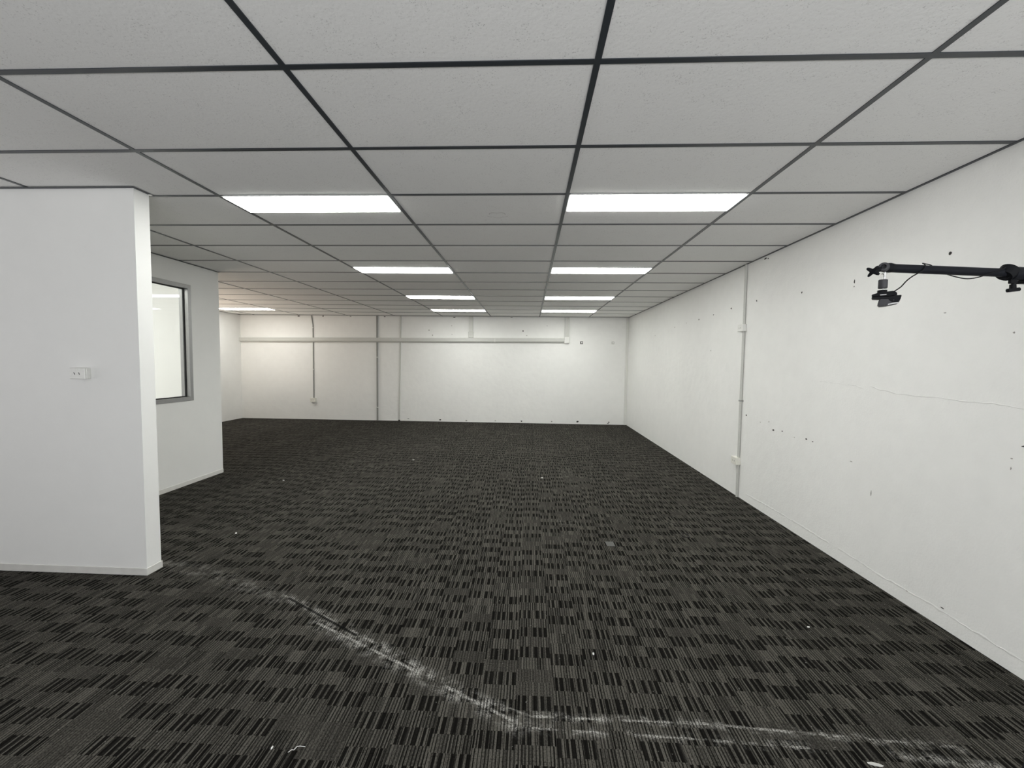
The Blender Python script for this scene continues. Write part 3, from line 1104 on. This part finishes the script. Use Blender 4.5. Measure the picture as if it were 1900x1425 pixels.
def slab(pts, y0, y1, bev):
    bm = bmesh.new()
    bm_prism(bm, [LW(px, py, y0) for px, py in pts], (0, y1 - y0, 0))
    if bev:
        bmesh.ops.bevel(bm, geom=bm.edges[:], offset=bev, segments=2, affect='EDGES')
    return bm


obj('upper_jaw', slab([(1616.5, 546.5), (1630, 543.6), (1657, 542.2), (1663, 545.5), (1663.8, 550), (1650, 551.2),
                       (1630, 549.4), (1617, 549.8)], -0.014, 0.014, 0.0010), M_BLACKPL, wc)
obj('lower_jaw', slab([(1616.5, 551.6), (1632, 551.0), (1655, 552.4), (1655, 557.5), (1640, 556.2), (1617, 553.8)],
                      -0.0135, 0.0135, 0.0008), M_BLACKPL, wc)
bm = bmesh.new()
bm_prism(bm, [LW(x, y, -0.0142) for x, y in [(1632, 547.8), (1644.5, 547.6), (1644, 549.0), (1633, 549.1)]], (0, -0.0008, 0))
obj('edge_strip', bm, M_CHROME, wc)['label'] = 'bright steel edge strip'
body = slab([(1631.6, 555.6), (1640, 553.6), (1664, 550.6), (1672, 550.4), (1670.5, 557), (1666.0, 565.0),
             (1655, 566.6), (1642, 568.6), (1628.3, 568.6), (1629.2, 561.5)], -0.0125, 0.0130, 0.0020)
obj('camera_body', body, M_GREYPL, wc, True)
bm = bmesh.new()
bm_prism(bm, [LW(x, y, -0.0134) for x, y in [(1655, 551.6), (1671.6, 550.8), (1670.2, 557), (1666.4, 563.0), (1658, 563.8), (1651, 560), (1646, 554)]], (0, 0.0272, 0))
bmesh.ops.bevel(bm, geom=bm.edges[:], offset=0.0008, segments=1, affect='EDGES')
obj('side_cap', bm, M_BLACKPL, wc)
bm = bmesh.new()
bm_cyl(bm, LW(1658, 559.0, -0.0146), LW(1658, 559.0, -0.0132), 0.0010, seg=10)
obj('screw', bm, M_GREYPL, wc, True)
bm = bmesh.new()
bm_prism(bm, [LW(x, y, -0.0136) for x, y in [(1648, 565.6), (1657, 563.9), (1667.0, 563.4), (1666.6, 565.2), (1657, 566.0), (1648, 567.4)]], (0, 0.0006, 0))
obj('lower_lip', bm, M_LFRAME, wc)
bm = bmesh.new()
bm_cyl(bm, LW(1650, 560, 0.0128), LW(1650, 561, 0.0190), 0.0070, 0.0062, 20)
obj('lens', bm, M_BLACKPL, wc, True)
# cable: up from the clip, then wound loosely round the tube
pts = []
for px, py, dy in [(1656.5, 543.0, 0.0), (1661, 539, -0.004), (1668, 532.5, -0.008), (1676, 522, -0.010), (1684, 514.5, -0.012),
                   (1693, 509, -0.0125), (1701, 504, -0.0125)]:
    pts.append(L(px, py, dy))
ctrl = [(1707, 496.5, -0.0118), (1710, 490.5, -0.006), (1713, 487.4, 0.002), (1721, 487.6, 0.006), (1733, 489.4, 0.008),
        (1742, 493.5, 0.0122), (1757, 501, 0.0125), (1773, 507.5, 0.0100), (1782, 512.0, 0.004), (1790, 514.6, 0.0), (1797, 515.4, -0.004),
        (1806, 514.2, -0.008), (1816, 511.0, -0.0105), (1827, 506.6, -0.0122), (1840, 503, -0.0125), (1852, 498.0, -0.0118), (1860, 494.2, -0.006)]
for px, py, dy in ctrl:
    pts.append(L(px, py, dy))
# smooth the path
fine = []
for i in range(len(pts) - 1):
    p0, p1, p2, p3 = pts[max(i - 1, 0)], pts[i], pts[i + 1], pts[min(i + 2, len(pts) - 1)]
    for s in range(5):
        t = s / 5
        fine.append(0.5 * ((2 * p1) + (p2 - p0) * t + (2 * p0 - 5 * p1 + 4 * p2 - p3) * t * t + (3 * p1 - p0 - 3 * p2 + p3) * t ** 3))
fine.append(pts[-1])
to_wc = (Matrix.Translation(wc.location) @ Matrix.Rotation(AZ, 4, 'Z')).inverted() @ \
    (Matrix.Translation(boom.location) @ Matrix.Rotation(RZ, 4, 'Z'))
cut = 5 * 5
bm = bmesh.new()
bm_tube(bm, [to_wc @ p for p in fine[:cut + 1]], 0.0013, 8)
obj('cable', bm, M_BLACKPL, wc, True)
bm = bmesh.new()
bm_tube(bm, fine[cut:], 0.0013, 8)
obj('wound_cable', bm, M_BLACKPL, boom, True)


# ------------------------------------------------------------------ litter on the carpet
def flake(name, label, x, y, sx, sy, h, mat, seed, cat='crumb', rz=0.0, sides=7):
    rnd = random.Random(seed)
    bm = bmesh.new()
    bot, top = [], []
    for k in range(sides):
        a = 2 * math.pi * k / sides
        r = rnd.uniform(0.75, 1.1)
        bot.append(bm.verts.new((math.cos(a) * sx * r, math.sin(a) * sy * r, 0)))
        top.append(bm.verts.new((math.cos(a) * sx * r * 0.7, math.sin(a) * sy * r * 0.7, h * rnd.uniform(0.7, 1.2))))
    bm.faces.new(list(reversed(bot)))
    bm.faces.new(top)
    for k in range(sides):
        bm.faces.new((bot[k], bot[(k + 1) % sides], top[(k + 1) % sides], top[k]))
    o = obj(name, bm, mat)
    o.location = (x, y, 0.0008)
    o.rotation_euler = (0, 0, rz)
    return tag(o, label, cat)


flake('plaster_crumb', 'tiny white crumb on the carpet below the dusty line, centre right', 0.355, 2.057, 0.006, 0.006, 0.007, M_CHIP, 1)
flake('plaster_crumb', 'white crumb on the carpet nearest the right wall', 1.637, 2.351, 0.008, 0.005, 0.004, M_CHIP, 2)
flake('plaster_crumb', 'round white crumb on the carpet right of the left partition', -2.517, 3.353, 0.009, 0.008, 0.009, M_CHIP, 3)
flake('plaster_crumb', 'white crumb on the carpet in the middle of the room', 0.192, 5.284, 0.015, 0.011, 0.008, M_CHIP, 4)
flake('plaster_crumb', 'white sliver beside the curled thread on the near carpet', -0.978, 1.468, 0.0035, 0.007, 0.004, M_CHIP, 5)
flake('plaster_crumb', 'pale flat flake on the nearest carpet at the bottom right', 1.335, 1.528, 0.030, 0.009, 0.003, M_DUCT, 6, 'flake', -0.15)
flake('plaster_crumb', 'pale crumb on the carpet in front of the office wall', -3.05, 4.9, 0.016, 0.01, 0.005, M_DUCT, 7)
flake('plaster_crumb', 'pale crumb on the far carpet left of centre', -1.75, 6.1, 0.02, 0.008, 0.005, M_DUCT, 8)
# thread
bm = bmesh.new()
bm_tube(bm, [(-0.905, 1.452, 0.0025), (-0.896, 1.462, 0.004), (-0.888, 1.462, 0.003), (-0.882, 1.474, 0.006), (-0.872, 1.479, 0.003),
             (-0.852, 1.478, 0.0025)], 0.0012, 6)
tag(obj('thread', bm, M_CHIP, None, True), 'short curled white thread lying on the near carpet', 'thread')
# card
bm = bmesh.new()
bm_box(bm, -0.034, 0.034, -0.042, 0.042, 0.0, 0.004, 0.001)
o = obj('card_scrap', bm, M_CARD)
o.location = (0.698, 3.365, 0.0015)
o.rotation_euler = (0, 0, 0.03)
tag(o, 'small dark grey rectangle of card lying flat on the carpet', 'card')
# black ring
bm = bmesh.new()
n = 28
pts = [(math.cos(2 * math.pi * k / n) * 0.032, math.sin(2 * math.pi * k / n) * 0.042, 0.004) for k in range(n + 1)]
bm_tube(bm, pts, 0.0035, 8)
o = obj('cable_loop', bm, M_GASKET, None, True)
o.location = (1.402, 3.585, 0.0005)
tag(o, 'small black loop of cable lying on the carpet towards the right wall', 'cable loop')
